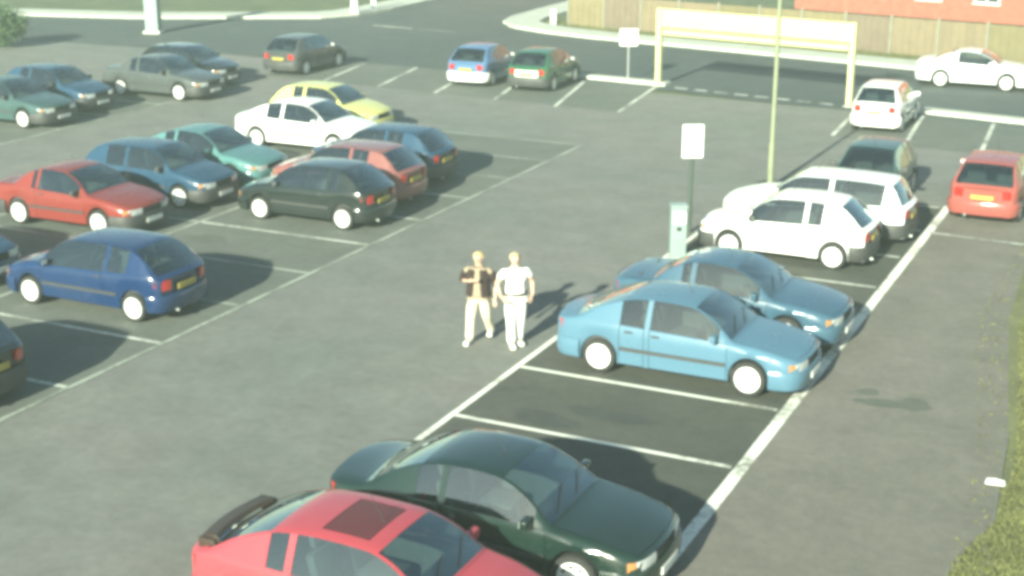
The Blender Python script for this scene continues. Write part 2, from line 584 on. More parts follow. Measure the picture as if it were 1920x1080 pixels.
# ------------------------------------------------------------------ cars
def pchip(xs, ys):
    xs = np.array(xs, float); ys = np.array(ys, float)
    o = np.argsort(xs); xs, ys = xs[o], ys[o]
    h = np.diff(xs); d = np.diff(ys) / h
    m = np.zeros(len(xs))
    m[0], m[-1] = d[0], d[-1]
    for i in range(1, len(xs) - 1):
        if d[i - 1] * d[i] > 0:
            w1, w2 = 2 * h[i] + h[i - 1], h[i] + 2 * h[i - 1]
            m[i] = (w1 + w2) / (w1 / d[i - 1] + w2 / d[i])

    def f(x):
        x = min(max(x, xs[0]), xs[-1])
        i = min(max(int(np.searchsorted(xs, x)) - 1, 0), len(h) - 1)
        t = (x - xs[i]) / h[i]
        return float((1 + 2 * t) * (1 - t) ** 2 * ys[i] + t * (1 - t) ** 2 * h[i] * m[i] + t * t * (3 - 2 * t) * ys[i + 1] + t * t * (t - 1) * h[i] * m[i + 1])
    return f


# distances from the front (f_) or rear (r_) end, metres
SHAPES = {
    'hatch':    dict(L=3.80, W=1.64, H=1.40, fa=0.74, ra=0.66, cowl=1.02, wst=1.66, rtop=0.62, rbase=0.10, nose=0.67, bon=0.78, cw=0.94, tail=0.90, belt=(0.86, 0.93), wr=0.285, doors=5, qc=0.34),
    'hatch3':   dict(L=3.75, W=1.63, H=1.40, fa=0.72, ra=0.62, cowl=0.98, wst=1.62, rtop=0.72, rbase=0.10, nose=0.64, bon=0.76, cw=0.93, tail=0.90, belt=(0.85, 0.93), wr=0.28, doors=3, qc=0.06),
    'city':     dict(L=3.40, W=1.56, H=1.42, fa=0.66, ra=0.55, cowl=0.88, wst=1.45, rtop=0.42, rbase=0.08, nose=0.66, bon=0.78, cw=0.95, tail=0.92, belt=(0.86, 0.92), wr=0.27, doors=3, qc=0.10),
    'saloon':   dict(L=4.40, W=1.70, H=1.39, fa=0.86, ra=0.92, cowl=1.22, wst=1.92, rtop=1.38, rbase=0.80, nose=0.66, bon=0.77, cw=0.93, tail=0.94, belt=(0.86, 0.94), wr=0.30, doors=5, qc=0.02, boot=0.99),
    'lift':     dict(L=4.35, W=1.70, H=1.38, fa=0.82, ra=0.84, cowl=1.18, wst=1.86, rtop=1.25, rbase=0.36, nose=0.65, bon=0.76, cw=0.92, tail=0.92, belt=(0.85, 0.93), wr=0.30, doors=5, qc=-0.02),
    'coupe':    dict(L=4.25, W=1.69, H=1.30, fa=0.82, ra=0.82, cowl=1.22, wst=1.94, rtop=1.40, rbase=0.34, nose=0.60, bon=0.71, cw=0.88, tail=0.90, belt=(0.80, 0.89), wr=0.30, doors=3, qc=0.0),
    'estate':   dict(L=4.30, W=1.69, H=1.43, fa=0.80, ra=0.82, cowl=1.14, wst=1.80, rtop=0.40, rbase=0.10, nose=0.66, bon=0.77, cw=0.93, tail=0.92, belt=(0.86, 0.92), wr=0.295, doors=5, qc=0.12),
}


def make_car(name, label, shape, pm, loc, heading, bumper=None, cap=None, sunroof=False, spoiler=False, strip_mat=None, tailpanel=None, rim='cover', group='parked cars', sx=1.0, cat='car', **over):
    sp = dict(SHAPES[shape]); sp.update(over)
    L, W, H = sp['L'], sp['W'], sp['H']
    hl, hw = L / 2, W / 2
    xf, xr = hl - sp['fa'], -hl + sp['ra']                  # axles
    xc, xw = hl - sp['cowl'], hl - sp['wst']
    xt, xb = -hl + sp['rtop'], -hl + sp['rbase']
    wr = sp['wr']; Ra = wr + 0.055
    sill = 0.21
    boot = sp.get('boot')
    tp = [(hl, sp['nose']), (hl - 0.05, sp['nose'] + 0.05), (hl - 0.25, sp['bon']), (hl - 0.6 * sp['cowl'], (sp['bon'] + sp['cw']) / 2 + 0.015), (xc, sp['cw']),
          (xc - 0.03, sp['cw'] + 0.022), ((xc + xw) / 2, (sp['cw'] + H) / 2 + 0.035), (xw + 0.04, H - 0.055), (xw - 0.12, H - 0.02), ((xw + xt) / 2, H), (xt + 0.15, H - 0.03), (xt, H - 0.065)]
    if boot:
        tp += [((xt + xb) / 2, (H - 0.065 + boot) / 2 + 0.03), (xb, boot), (-hl + 0.12, sp['tail']), (-hl, sp['tail'] - 0.07)]
    else:
        tp += [((xt + xb) / 2, (H - 0.065 + sp['tail'] + 0.04) / 2 + 0.035), (xb, sp['tail'] + 0.04), (-hl, sp['tail'] - 0.03)]
    zt_ = pchip([p[0] for p in tp], [p[1] for p in tp])
    bel = pchip([hl, hl - 0.3, xc, 0, xb, -hl], [sp['nose'] - 0.05, sp['bon'] - 0.06, sp['belt'][0], sum(sp['belt']) / 2, sp['belt'][1], sp['belt'][1] - 0.03])
    wd_ = pchip([hl, hl - 0.07, hl - 0.22, xf, 0, xr, -hl + 0.25, -hl + 0.07, -hl], [hw * .80, hw * .90, hw * .955, hw * .99, hw, hw * .99, hw * .955, hw * .91, hw * .83])

    def bow(x, y):
        t = x / hl
        return x - math.copysign(0.13 * t * t, x) * (y / hw) ** 2

    def arch(x):
        for ax in (xf, xr):
            if abs(x - ax) < Ra:
                return max(sill, wr + math.sqrt(max(0, Ra * Ra - (x - ax) ** 2)))
        if x > hl - 0.3:
            return sill + 0.03 * (x - hl + 0.3) / 0.3
        return sill
    # stations
    bp_ = xw - 0.72 if sp['doors'] == 5 else xw - 1.02          # B pillar (front edge)
    bpw = 0.09
    qx = xt + sp['qc']                                          # rear end of side glass
    feat = {hl, -hl, xc, xw, xt, xb, bp_, bp_ - bpw, qx, xc - 0.20, xc + 0.03, hl - 0.06, -hl + 0.03, xf - Ra - 0.03, xr + Ra + 0.03, hl - 0.03, hl - 0.12, -hl + 0.08}
    for ax in (xf, xr):
        for a in range(0, 181, 15):
            feat.add(ax + Ra * math.cos(R(a)) * 0.9999)
        feat |= {ax + Ra + 0.004, ax - Ra - 0.004}
    xs = sorted(feat, reverse=True)
    out = [xs[0]]
    for x in xs[1:]:
        if out[-1] - x < 0.0035:
            continue
        gap = out[-1] - x
        n = int(math.ceil(gap / 0.11))
        base = out[-1]
        for k in range(1, n):
            out.append(base - gap * k / n)
        out.append(x)
    xs = out
    if abs(xs[-1] + hl) > 1e-6:
        xs[-1] = -hl
    NJ = 12
    V = []
    for x in xs:
        w2 = wd_(x); zt = zt_(x); zl = arch(x)
        zb = min(bel(x), zt - 0.05)
        crown = 0.035
        zr = max(zt - crown, zb + 0.012)
        up = max(0.0, zr - zb)
        y5 = w2 * 0.955
        yr = y5 - 0.03 - 0.40 * up
        half = [(w2 * .90, zl), (w2 * .965, zl + 0.012), (w2 * .99, zl + .36 * (zb - zl)), (w2, zl + .63 * (zb - zl)), (w2 * .99, zb - 0.05 if zb - 0.05 > zl + .66 * (zb - zl) else zl + .8 * (zb - zl)), (y5, zb)]
        m6 = ((y5 - 0.012 + yr) / 2 + 0.012, (zb + zr) / 2)
        half += [m6, (yr, zr)]
        y8, z8 = yr - 0.045, zr + (zt - zr) * 0.35
        half.append((y8, z8))
        for k in (1, 2, 3, 4):
            yy = y8 * (1 - k / 4)
            half.append((yy, z8 + (zt - z8) * (1 - (yy / y8) ** 2)))
        sec = [(bow(x, y), y, z) for (y, z) in half] + [(bow(x, y), -y, z) for (y, z) in half[-2::-1]]
        V.append(sec)
    NC = 2 * NJ                      # columns of faces per station pair
    ni = len(xs)
    NS = NC + 1
    allv = [v for sec in V for v in sec]
    groups = {}

    def put(key, i, j):
        a = i * NS + j
        groups.setdefault(key, []).append((a, a + 1, a + NS + 1, a + NS))
    d1a, d1b = xf - Ra - 0.03, bp_ - bpw / 2            # front door
    d2a, d2b = bp_ - bpw / 2, xr + Ra + 0.03
    two = sp['doors'] == 5 and d2a - d2b > 0.35
    if sp['doors'] == 3:
        d1b = bp_ - 0.02
    for i in range(ni - 1):
        xm = (xs[i] + xs[i + 1]) / 2
        for j in range(NC):
            jj = j if j < NJ else NC - 1 - j            # row in the half section
            side = 'l' if j < NJ else 'r'
            key = 'body'
            if jj in (5, 6):
                if bp_ < xm < xc - 0.20: key = 'side_window_f' + side
                elif qx < xm < bp_ - bpw: key = 'side_window_r' + side
            elif jj >= 8:
                if xw < xm < xc: key = 'windscreen'
                elif xb < xm < xt: key = 'rear_window'
                elif xc + 0.03 < xm < hl - 0.06: key = 'bonnet'
                elif -hl + 0.03 < xm < xb and boot: key = 'boot_lid'
                elif sunroof and xw - 0.78 < xm < xw - 0.22 and jj >= 9: key = 'sunroof'
            elif 1 <= jj <= 4:
                if d1b < xm < d1a: key = 'door_f' + side
                elif two and d2b < xm < d2a: key = 'door_r' + side
            put(key, i, j)
    # end caps: quad strips joining left and right sides (upper rows already meet at the centre line)
    for i in (0, ni - 1):
        for j in range(NJ):
            a, b = i * NS + j, i * NS + j + 1
            c, d = i * NS + NC - j - 1, i * NS + NC - j
            f = (a, b, c, d) if b != c else (a, b, d)
            groups['body'].append(f if i else f[::-1])
    root = empty(name, loc, heading)
    tag(root, label, cat, group)

    def sub(fs, shrink=0.0, push=0.0):
        used = sorted({k for f in fs for k in f})
        ix = {k: n for n, k in enumerate(used)}
        vs = [Vector(allv[k]) for k in used]
        if shrink:
            lo = Vector((min(v.x for v in vs), min(v.y for v in vs), min(v.z for v in vs)))
            hi = Vector((max(v.x for v in vs), max(v.y for v in vs), max(v.z for v in vs)))
            c = (lo + hi) / 2
            for v in vs:
                for a in range(3):
                    if a == 1 and hi[1] - lo[1] < 0.5:
                        continue
                    if a == 2 and hi[2] - lo[2] < 0.3:
                        continue
                    s_ = max(hi[a] - lo[a], 0.05)
                    v[a] = c[a] + (v[a] - c[a]) * (1 - 2 * shrink / s_)
        return vs, [tuple(ix[k] for k in f) for f in fs]
    vs, fs = sub(groups.pop('body'))
    mesh_obj('body', vs, fs, pm, root, True, 38)
    doors = []
    for key, fs_ in groups.items():
        nm = {'side': 'side_window', 'door': 'door'}.get(key.split('_')[0], key)
        if nm in ('windscreen', 'rear_window', 'side_window'):
            vs, fs = sub(fs_)
            bm = bmesh.new()
            bv = [bm.verts.new(v) for v in vs]
            for f in fs:
                try:
                    bm.faces.new([bv[k] for k in f])
                except ValueError:
                    pass
            bmesh.ops.recalc_face_normals(bm, faces=bm.faces[:])
            mean = sum((f.normal for f in bm.faces), Vector())
            cen = sum((f.calc_center_median() for f in bm.faces), Vector()) / len(bm.faces)
            if mean.dot(cen - Vector((0, 0, 0.5))) < 0:
                bmesh.ops.reverse_faces(bm, faces=bm.faces[:])
            r = bmesh.ops.inset_region(bm, faces=bm.faces[:], thickness=0.022, depth=-0.004, use_even_offset=True)
            rim_f = set(r['faces'])
            me = bpy.data.meshes.new(nm)
            for f in bm.faces:
                f.material_index = 1 if f in rim_f else 0
                f.smooth = True
            bm.to_mesh(me); bm.free()
            me.materials.append(M_GLASS); me.materials.append(M_RUB)
            link(bpy.data.objects.new(nm, me), root)
        elif nm == 'sunroof':
            vs, fs = sub(fs_, 0.012)
            mesh_obj('sunroof', vs, fs, MATS['dark_sunroof_panel'], root, True)
        else:
            vs, fs = sub(fs_, 0.009)
            o = mesh_obj(nm, vs, fs, pm, root, True, 38)
            if nm == 'door':
                doors.append((o, key))
    # door handles
    for o, key in doors:
        s_ = 1 if key.endswith('l') else -1
        x = (d1b if '_f' in key else d2b) + 0.16
        if '_r' in key: x = d2b + 0.20
        z = bel(x) - 0.10
        y = s_ * wd_(x)
        MB().box((x - 0.07, y - 0.02, z - 0.014), (x + 0.07, y + 0.02, z + 0.014), 0.008).build('handle', M_TRIM, o, True)
    # underbody with arch linings
    ub = MB()
    ub.box((-hl + 0.15, -hw * .80, sill - 0.02), (hl - 0.2, hw * .80, sill + 0.02))
    ub.box((xf - Ra + .02, -hw + .36, sill), (xf + Ra - .02, hw - .36, sill + 0.5))
    ub.box((xr - Ra + .02, -hw + .36, sill), (xr + Ra - .02, hw - .36, sill + 0.45))
    for ax in (xf, xr):
        for s_ in (-1, 1):
            pv, pf = [], []
            for n, a in enumerate(range(0, 181, 15)):
                x = ax + (Ra - 0.002) * math.cos(R(a)); z = wr + (Ra - 0.002) * math.sin(R(a))
                yo = wd_(x) * .93 * s_
                pv += [(bow(x, yo), yo, z), (bow(x, yo), s_ * (hw - .40), z)]
                if n: pf.append((2 * n - 2, 2 * n, 2 * n + 1, 2 * n - 1))
            ub.add(pv, pf)
    ub.build('underbody', M_UNDER, root)
    # interior
    it = MB()
    it.box((-hl + 0.25, -hw * .82, 0.24), (xc - 0.1, hw * .82, 0.34))
    it.box((-hl + 0.2, -hw * .8, 0.34), (-hl + (1.0 if not boot else 1.1), hw * .8, 0.80 if not boot else 0.86))
    it.build('cabin_floor', M_INT, root)
    for s_ in (-1, 1):
        vs, fs = [], []
        n = 12
        xa_, xb_ = xc + 0.05, -hl + 0.35
        for k in range(n + 1):
            x = xa_ + (xb_ - xa_) * k / n
            y = s_ * (wd_(x) * 0.955 - 0.055)
            zt2 = min(bel(x), zt_(x) - 0.05) - 0.015
            vs += [(bow(x, y), y, 0.30), (bow(x, y), y, zt2), (bow(x, y), y + s_ * 0.045, zt2 + 0.004)]
        for k in range(n):
            a = 3 * k
            fs += [(a, a + 1, a + 4, a + 3), (a + 1, a + 2, a + 5, a + 4)]
        mesh_obj('door_lining', vs, fs, M_INT, root)
    MB().box((xc - 0.40, -hw * .80, 0.30), (xc + 0.06, hw * .80, 0.56)).build('bulkhead', M_UNDER, root)
    MB().box((xc - 0.42, -hw * .84, 0.55), (xc + 0.02, hw * .84, 0.86), 0.05).build('dashboard', M_INT2, root, True)
    seat_x = xw - 0.50
    for s_ in (-1, 1):
        st = MB()
        st.box((seat_x - .25, s_ * .35 - .24, .36), (seat_x + .27, s_ * .35 + .24, .56), .05)
        st.box((-.06, -.23, 0), (.06, .23, .58), .05, Matrix.Translation((seat_x - .28, s_ * .35, .50)) @ Matrix.Rotation(-0.22, 4, 'Y'))
        st.box((-.04, -.12, .60), (.04, .12, .78), .035, Matrix.Translation((seat_x - .28, s_ * .35, .50)) @ Matrix.Rotation(-0.22, 4, 'Y'))
        st.build('front_seat', M_INT, root, True)
    bx = max(seat_x - 0.98, -hl + 0.85)
    st = MB()
    st.box((bx - .22, -.58, .36), (bx + .25, .58, .54), .05)
    st.box((-.06, -.58, 0), (.06, .58, .48), .05, Matrix.Translation((bx - .25, 0, .50)) @ Matrix.Rotation(-0.3, 4, 'Y'))
    st.build('rear_seat', M_INT, root, True)
    # steering wheel, right-hand drive
    sw = MB()
    cc = Vector((xc - 0.52, -0.35, 0.80))
    for k in range(16):
        a0, a1 = 2 * PI * k / 16, 2 * PI * (k + 1) / 16
        f_ = lambda a: cc + Vector((-0.07 * math.sin(a), 0.17 * math.cos(a), 0.155 * math.sin(a)))
        sw.tube(f_(a0), f_(a1), 0.014, n=6)
    sw.build('steering_wheel', M_INT2, root, True)

    # bands that wrap the ends: bumpers, lamps, plates
    def outline(end, ln):
        e = hl * end
        we = wd_(e)
        pts = [(e, we * t * 0.985) for t in np.linspace(0, 1, 9)]
        n = max(3, int(ln / 0.06))
        pts += [(e - end * ln * k / n, wd_(e - end * ln * k / n) * 0.995) for k in range(1, n + 1)]
        P = [Vector((bow(x, y), y)) for x, y in pts]
        for _ in range(2):
            P = [P[0]] + [(P[k - 1] + P[k] * 2 + P[k + 1]) / 4 for k in range(1, len(P) - 1)] + [P[-1]]
        return P

    def band(end, prof, s0, s1, ln, mirror=True):
        """prof: list of (offset, z) outer profile. s0..s1 arc length along the outline from the centre"""
        P = outline(end, ln)
        acc = [0]
        for k in range(1, len(P)):
            acc.append(acc[-1] + (P[k] - P[k - 1]).length)

        def at(s):
            s = min(max(s, 0), acc[-1] - 1e-5)
            k = max(0, min(int(np.searchsorted(acc, s)) - 1, len(P) - 2))
            t = (s - acc[k]) / (acc[k + 1] - acc[k])
            d = (P[k + 1] - P[k]).normalized()
            nrm = Vector((d.y, -d.x)) if end > 0 else Vector((-d.y, d.x))
            return P[k].lerp(P[k + 1], t), nrm
        s1 = min(s1, acc[-1])
        ss = [s0 + (s1 - s0) * k / 14 for k in range(15)]
        out = MB()
        for sg in ((1, -1) if (mirror or s0 == 0) else (1,)):
            vs, fs = [], []
            m = len(prof)
            for s in ss:
                p, nrm = at(s)
                for (o_, z) in prof:
                    q = p + nrm * o_
                    vs.append((q.x, q.y * sg, z))
            for a in range(len(ss) - 1):
                for b in range(m - 1):
                    f = (a * m + b, a * m + b + 1, (a + 1) * m + b + 1, (a + 1) * m + b)
                    fs.append(f if sg * end > 0 else f[::-1])
            cap1 = tuple((len(ss) - 1) * m + b for b in range(m))
            fs.append(cap1 if sg * end > 0 else cap1[::-1])
            if s0 > 0:
                cap0 = tuple(range(m))
                fs.append(cap0[::-1] if sg * end > 0 else cap0)
            out.add(vs, fs)
        return out

    bm_ = bumper or M_TRIM
    bprof = [(-0.02, 0.19), (0.02, 0.20), (0.045, 0.27), (0.055, 0.36), (0.05, 0.46), (0.03, 0.505), (-0.03, 0.515)]
    lamp_z = (sp['nose'] - 0.145, sp['nose'] - 0.015)
    band(1, bprof, 0, 9, sp['fa'] - Ra - 0.02).build('front_bumper', bm_, root, True)
    rprof = [(-0.02, 0.22), (0.02, 0.23), (0.045, 0.30), (0.055, 0.40), (0.05, 0.50), (0.03, 0.545), (-0.03, 0.555)]
    band(-1, rprof, 0, 9, max(0.12, sp['ra'] - Ra - 0.02)).build('rear_bumper', bm_, root, True)
    lprof = [(-0.03, lamp_z[0]), (0.010, lamp_z[0]), (0.016, sum(lamp_z) / 2), (0.006, lamp_z[1]), (-0.03, lamp_z[1])]
    we = wd_(hl)
    for sg in (1, -1):
        b_ = band(1, lprof, we * 0.50, we * 0.98 + 0.05, 0.4, mirror=False)
        b_.v = [(x, y * sg, z) for x, y, z in b_.v]
        if sg < 0: b_.f = [f[::-1] for f in b_.f]
        b_.build('headlight', M_LAMP, root, True)
        b_ = band(1, lprof, we * 0.98 + 0.055, we * 0.98 + 0.17, 0.5, mirror=False)
        b_.v = [(x, y * sg, z) for x, y, z in b_.v]
        if sg < 0: b_.f = [f[::-1] for f in b_.f]
        b_.build('indicator', M_IND, root, True)
        tz = (sp['tail'] - 0.26, sp['tail'] - 0.07) if not boot else (sp['tail'] - 0.27, sp['tail'] - 0.10)
        tprof = [(-0.03, tz[0]), (0.010, tz[0]), (0.014, sum(tz) / 2), (0.008, tz[1]), (-0.03, tz[1])]
        wre = wd_(-hl)
        b_ = band(-1, tprof, wre * 0.66, wre * 0.98 + 0.14, 0.4, mirror=False)
        b_.v = [(x, y * sg, z) for x, y, z in b_.v]
        if sg < 0: b_.f = [f[::-1] for f in b_.f]
        b_.build('tail_light', M_TAIL, root, True)
    gp = [(-0.02, lamp_z[0] + .01), (0.006, lamp_z[0] + .01), (0.006, lamp_z[1] - .02), (-0.02, lamp_z[1] - .02)]
    band(1, gp, 0, we * 0.47, 0.1).build('grille', M_RUB, root)
    pp = [(0.04, 0.30), (0.066, 0.30), (0.066, 0.405), (0.04, 0.405)]
    band(1, pp, 0, 0.26, 0.1).build('number_plate', M_PL_W, root)
    pz = 0.60 if not boot else 0.62
    pp = [(-0.01, pz), (0.014, pz), (0.014, pz + .105), (-0.01, pz + .105)]
    band(-1, pp, 0, 0.26, 0.1).build('number_plate', M_PL_Y, root)
    if tailpanel is not None:
        tpz = [(-0.01, 0.56), (0.010, 0.56), (0.010, sp['tail'] - 0.10), (-0.01, sp['tail'] - 0.10)]
        band(-1, tpz, 0.0, wd_(-hl) * 0.64, 0.1).build('tail_panel', tailpanel, root)
    # side mouldings
    for s_ in (1, -1):
        vs, fs = [], []
        n = 14
        xa, xb2 = xf - Ra - 0.05, xr + Ra + 0.05
        for k in range(n + 1):
            x = xa + (xb2 - xa) * k / n
            y = wd_(x) + 0.0
            for (o_, z) in ((-0.01, 0.47), (0.016, 0.475), (0.016, 0.53), (-0.01, 0.535)):
                vs.append((bow(x, y), s_ * (y + o_), z))
        for k in range(n):
            for b in range(3):
                f = (4 * k + b, 4 * k + b + 1, 4 * k + b + 5, 4 * k + b + 4)
                fs.append(f if s_ > 0 else f[::-1])
        mesh_obj('side_moulding', vs, fs, strip_mat or M_TRIM, root)
        # mirrors
        x = xc - 0.26; y = s_ * (wd_(x) * .955)
        z = bel(x) + 0.075
        mm = MB().box((x - .05, min(y - s_ * .01, y + s_ * .19), z - .065), (x + .05, max(y - s_ * .01, y + s_ * .19), z + .065), 0.03)
        mo = mm.build('mirror', pm if bumper is pm else M_TRIM, root, True)
        MB().box((x - .056, min(y + s_ * .03, y + s_ * .17), z - .045), (x - .0505, max(y + s_ * .03, y + s_ * .17), z + .045)).build('mirror_glass', M_LAMP, mo)
    # wheels
    for ax in (xf, xr):
        for s_ in (1, -1):
            yc = s_ * (hw - 0.105)
            cx = bow(ax, hw)
            wh = empty('wheel', (cx, yc, wr))
            wh.parent = root
            ty = MB().lathe_y([(wr * .66, -.085), (wr * .90, -.095), (wr * .985, -.075), (wr, -.03), (wr, .03), (wr * .985, .075), (wr * .90, .095), (wr * .66, .085)], 30)
            ty.build('tyre', M_TYRE, wh, True, 50)
            o = s_
            rm = MB().lathe_y([(0.001, o * .074), (wr * .10, o * .078), (wr * .16, o * .072), (wr * .24, o * .062), (wr * .44, o * .074), (wr * .60, o * .086), (wr * .70, o * .092), (wr * .755, o * .080), (wr * .70, -o * .06)], 32)
            fmi = []
            for ring in range(8):
                for k in range(32):
                    fmi.append(1 if ring == 4 and k % 4 < 2 else 0)
            mesh_obj('rim', rm.v, rm.f, [cap or M_CAP, M_UNDER], wh, True, 50, fmi)
    # wipers and aerial
    wp = MB()
    for y0 in (-0.42, 0.12):
        wp.tube((bow(xc - .03, y0), y0, zt_(xc - .03) + 0.012), (bow(xc - .20, y0 + .42) + 0.0, y0 + .44, zt_(xc - .20) + 0.012), 0.007, n=5)
    wp.build('wiper', M_RUB, root)
    MB().tube((xw - 0.25, 0.0, H - 0.02), (xw - 0.45, 0.0, H + 0.34), 0.006, 0.003, 5).build('aerial', M_RUB, root)
    MB().tube((-hl + 0.2, 0.35, 0.23), (-hl - 0.05, 0.35, 0.22), 0.028, n=8).build('exhaust_pipe', M_STEEL, root)
    if spoiler:
        s2 = MB()
        prof = [(-hl + 0.33, sp['tail'] + 0.075), (-hl + 0.28, sp['tail'] + 0.115), (-hl + 0.10, sp['tail'] + 0.095), (-hl + 0.08, sp['tail'] + 0.075)]
        vs, fs = [], []
        n = 12
        for k in range(n + 1):
            y = -0.66 + 1.32 * k / n
            dz = -0.20 * max(0, abs(y) - .58) / .08 * 0.6
            for (x, z) in prof:
                vs.append((x + 0.10 * (y / .66) ** 2, y, z + dz))
        for k in range(n):
            for b in range(4):
                fs.append((4 * k + b, 4 * k + (b + 1) % 4, 4 * k + 4 + (b + 1) % 4, 4 * k + 4 + b))
        fs += [(0, 1, 2, 3), (4 * n + 3, 4 * n + 2, 4 * n + 1, 4 * n)]
        s2.add(vs, fs)
        for y in (-0.6, 0.6):
            s2.box((-hl + 0.15, y - .03, sp['tail'] - 0.03), (-hl + 0.38, y + .03, sp['tail'] + 0.085), 0.01)
        s2.build('rear_spoiler', pm if spoiler is True else spoiler, root, True)
    return root


P_RED = paint('red_paint', (0.40, 0.058, 0.075))
P_GREEN = paint('dark_green_paint', (0.010, 0.024, 0.019), 0.14, 0.0, 1.0)
P_LBLUE = paint('light_blue_paint', (0.085, 0.170, 0.240), 0.2)
P_DBLUE = paint('dark_blue_paint', (0.046, 0.098, 0.145), 0.2, 0.0, 0.7)
P_WHITE = paint('white_paint', (0.80, 0.80, 0.76), 0.35)
P_WHITE2 = paint('cool_white_paint', (0.76, 0.80, 0.79), 0.35)
P_NAVY = paint('navy_paint', (0.045, 0.085, 0.085), 0.3)
P_ORED = paint('faded_orange_red_paint', (0.29, 0.075, 0.062), 0.35)
P_GREY = paint('charcoal_grey_paint', (0.014, 0.020, 0.019), 0.15, 0.0, 1.0)
P_BLUE = paint('mid_blue_paint', (0.008, 0.028, 0.090), 0.2, 0.0, 0.8)
P_BLACK = paint('black_paint', (0.010, 0.013, 0.013), 0.15, 0.0, 1.0)
P_BRICK = paint('matt_red_paint', (0.20, 0.034, 0.028), 0.38)
P_STEELB = paint('steel_blue_paint', (0.022, 0.058, 0.105), 0.2)
P_TEAL = paint('teal_paint', (0.085, 0.19, 0.19), 0.2)
P_MAROON = paint('maroon_paint', (0.22, 0.085, 0.075), 0.2, 0.0, 0.6)
P_YELLOW = paint('pale_yellow_paint', (0.62, 0.60, 0.20), 0.35)
P_FGREEN = paint('mid_green_paint', (0.030, 0.115, 0.060), 0.2)
P_FBLUE = paint('dusty_blue_paint', (0.10, 0.19, 0.34), 0.35, 0.1)
P_SLATE = paint('slate_grey_paint', (0.075, 0.085, 0.085), 0.35, 0.1)

GP = 'cars parked in the bays'
M_SPOIL = mat('dark_spoiler_plastic', (0.045, 0.030, 0.022), 0.45)
M_SUNROOF = mat('dark_sunroof_panel', (0.10, 0.022, 0.024), 0.45)
make_car('parked_car', 'bright red hatchback with dark sunroof and black tail spoiler, nearest the camera', 'hatch3', P_RED, (8.40, -4.25, 0), 0, bumper=P_RED, sunroof=True, spoiler=M_SPOIL, group=GP,
         L=4.20, W=1.68, H=1.36, cowl=1.00, wst=1.66, rtop=1.15, rbase=0.26, fa=0.80, ra=0.74, wr=0.29, qc=0.02)
make_car('parked_car', 'dark green saloon parked beside the red hatchback', 'lift', P_GREEN, (8.93, -1.95, 0), 0, bumper=P_GREEN, group=GP, L=4.42, rtop=1.40, rbase=0.58, cowl=1.20, wst=1.90)
make_car('parked_car', 'light blue car with white wheel covers beside the two people', 'lift', P_LBLUE, (8.90, 5.28, 0), 0, bumper=P_LBLUE, group=GP, L=4.36)
make_car('parked_car', 'shaded blue saloon parked just beyond the light blue car', 'saloon', P_DBLUE, (8.92, 7.72, 0), 0, bumper=P_DBLUE, group=GP, L=4.30)
make_car('parked_car', 'white hatchback with yellowish sills, nose next to the ticket machine', 'hatch', P_WHITE, (8.55, 12.95, 0), PI, group=GP, L=3.75, strip_mat=mat('cream_moulding', (0.55, 0.55, 0.40), 0.6))
make_car('parked_car', 'large white estate parked behind the white hatchback', 'estate', P_WHITE2, (8.66, 15.15, 0), PI, group=GP)
make_car('moving_car', 'dark blue hatchback facing the camera beyond the white estate', 'hatch', P_NAVY, (9.1, 18.75, 0), -PI / 2, group=GP)
make_car('parked_car', 'orange red hatchback seen from behind at the right edge', 'hatch', P_ORED, (11.98, 19.2, 0), PI / 2 - 0.02, bumper=P_ORED, group=GP)
make_car('parked_car', 'tiny white hatchback seen from behind by the height barrier', 'city', P_WHITE, (7.35, 28.7, 0), PI / 2, group=GP, bumper=P_WHITE, tailpanel=P_WHITE)
make_car('road_car', 'white coupe driving along the road behind the bays', 'saloon', P_WHITE2, (8.78, 37.45, 0), 0.0, group='cars on the road', L=4.15, H=1.33, rtop=1.35, rbase=0.62, bumper=P_WHITE2)
make_car('parked_car', 'rounded charcoal grey hatchback with bright wheels in the left row', 'hatch3', P_GREY, (-2.42, 11.2, 0), PI, group=GP, bumper=P_GREY)
make_car('parked_car', 'bright blue hatchback parked alone in the left row', 'hatch3', P_BLUE, (-2.55, 3.92, 0), PI, group=GP, L=3.98, bumper=P_BLUE)
make_car('parked_car', 'black car cut off by the left edge of the picture', 'hatch', P_BLACK, (-2.34, -1.12, 0), PI, group=GP, L=3.95, H=1.45)
make_car('parked_car', 'matt red saloon nosed up behind the bright blue hatchback', 'saloon', P_BRICK, (-7.18, 8.42, 0), 0, group=GP, L=4.25)
make_car('parked_car', 'steel blue hatchback between the matt red saloon and the teal car', 'hatch', P_STEELB, (-7.1, 11.2, 0), 0, group=GP, L=4.0)
make_car('parked_car', 'teal car with glinting wing behind the charcoal hatchback', 'lift', P_TEAL, (-7.25, 13.45, 0), 0, group=GP, L=4.2, bumper=P_TEAL)
make_car('parked_car', 'dull maroon hatchback beyond the charcoal hatchback', 'hatch', P_MAROON, (-2.85, 13.35, 0), PI, group=GP, L=3.9, bumper=P_MAROON)
make_car('parked_car', 'blue grey hatchback at the far end of the left row', 'hatch', P_STEELB, (-3.2, 15.65, 0), PI, group=GP, L=3.9)
make_car('parked_car', 'white car in the back row behind the maroon hatchback', 'lift', P_WHITE, (-7.1, 18.0, 0), 0, group=GP, L=4.4, bumper=P_WHITE)
make_car('parked_car', 'pale yellow hatchback at the end of the back row', 'hatch', P_YELLOW, (-7.95, 20.5, 0), 0, group=GP, L=3.8, bumper=P_YELLOW)
make_car('parked_car', 'mid blue car nose to nose with the bright blue hatchback', 'hatch', P_STEELB, (-7.15, 3.75, 0), 0, group=GP, L=4.0, bumper=P_BLUE)
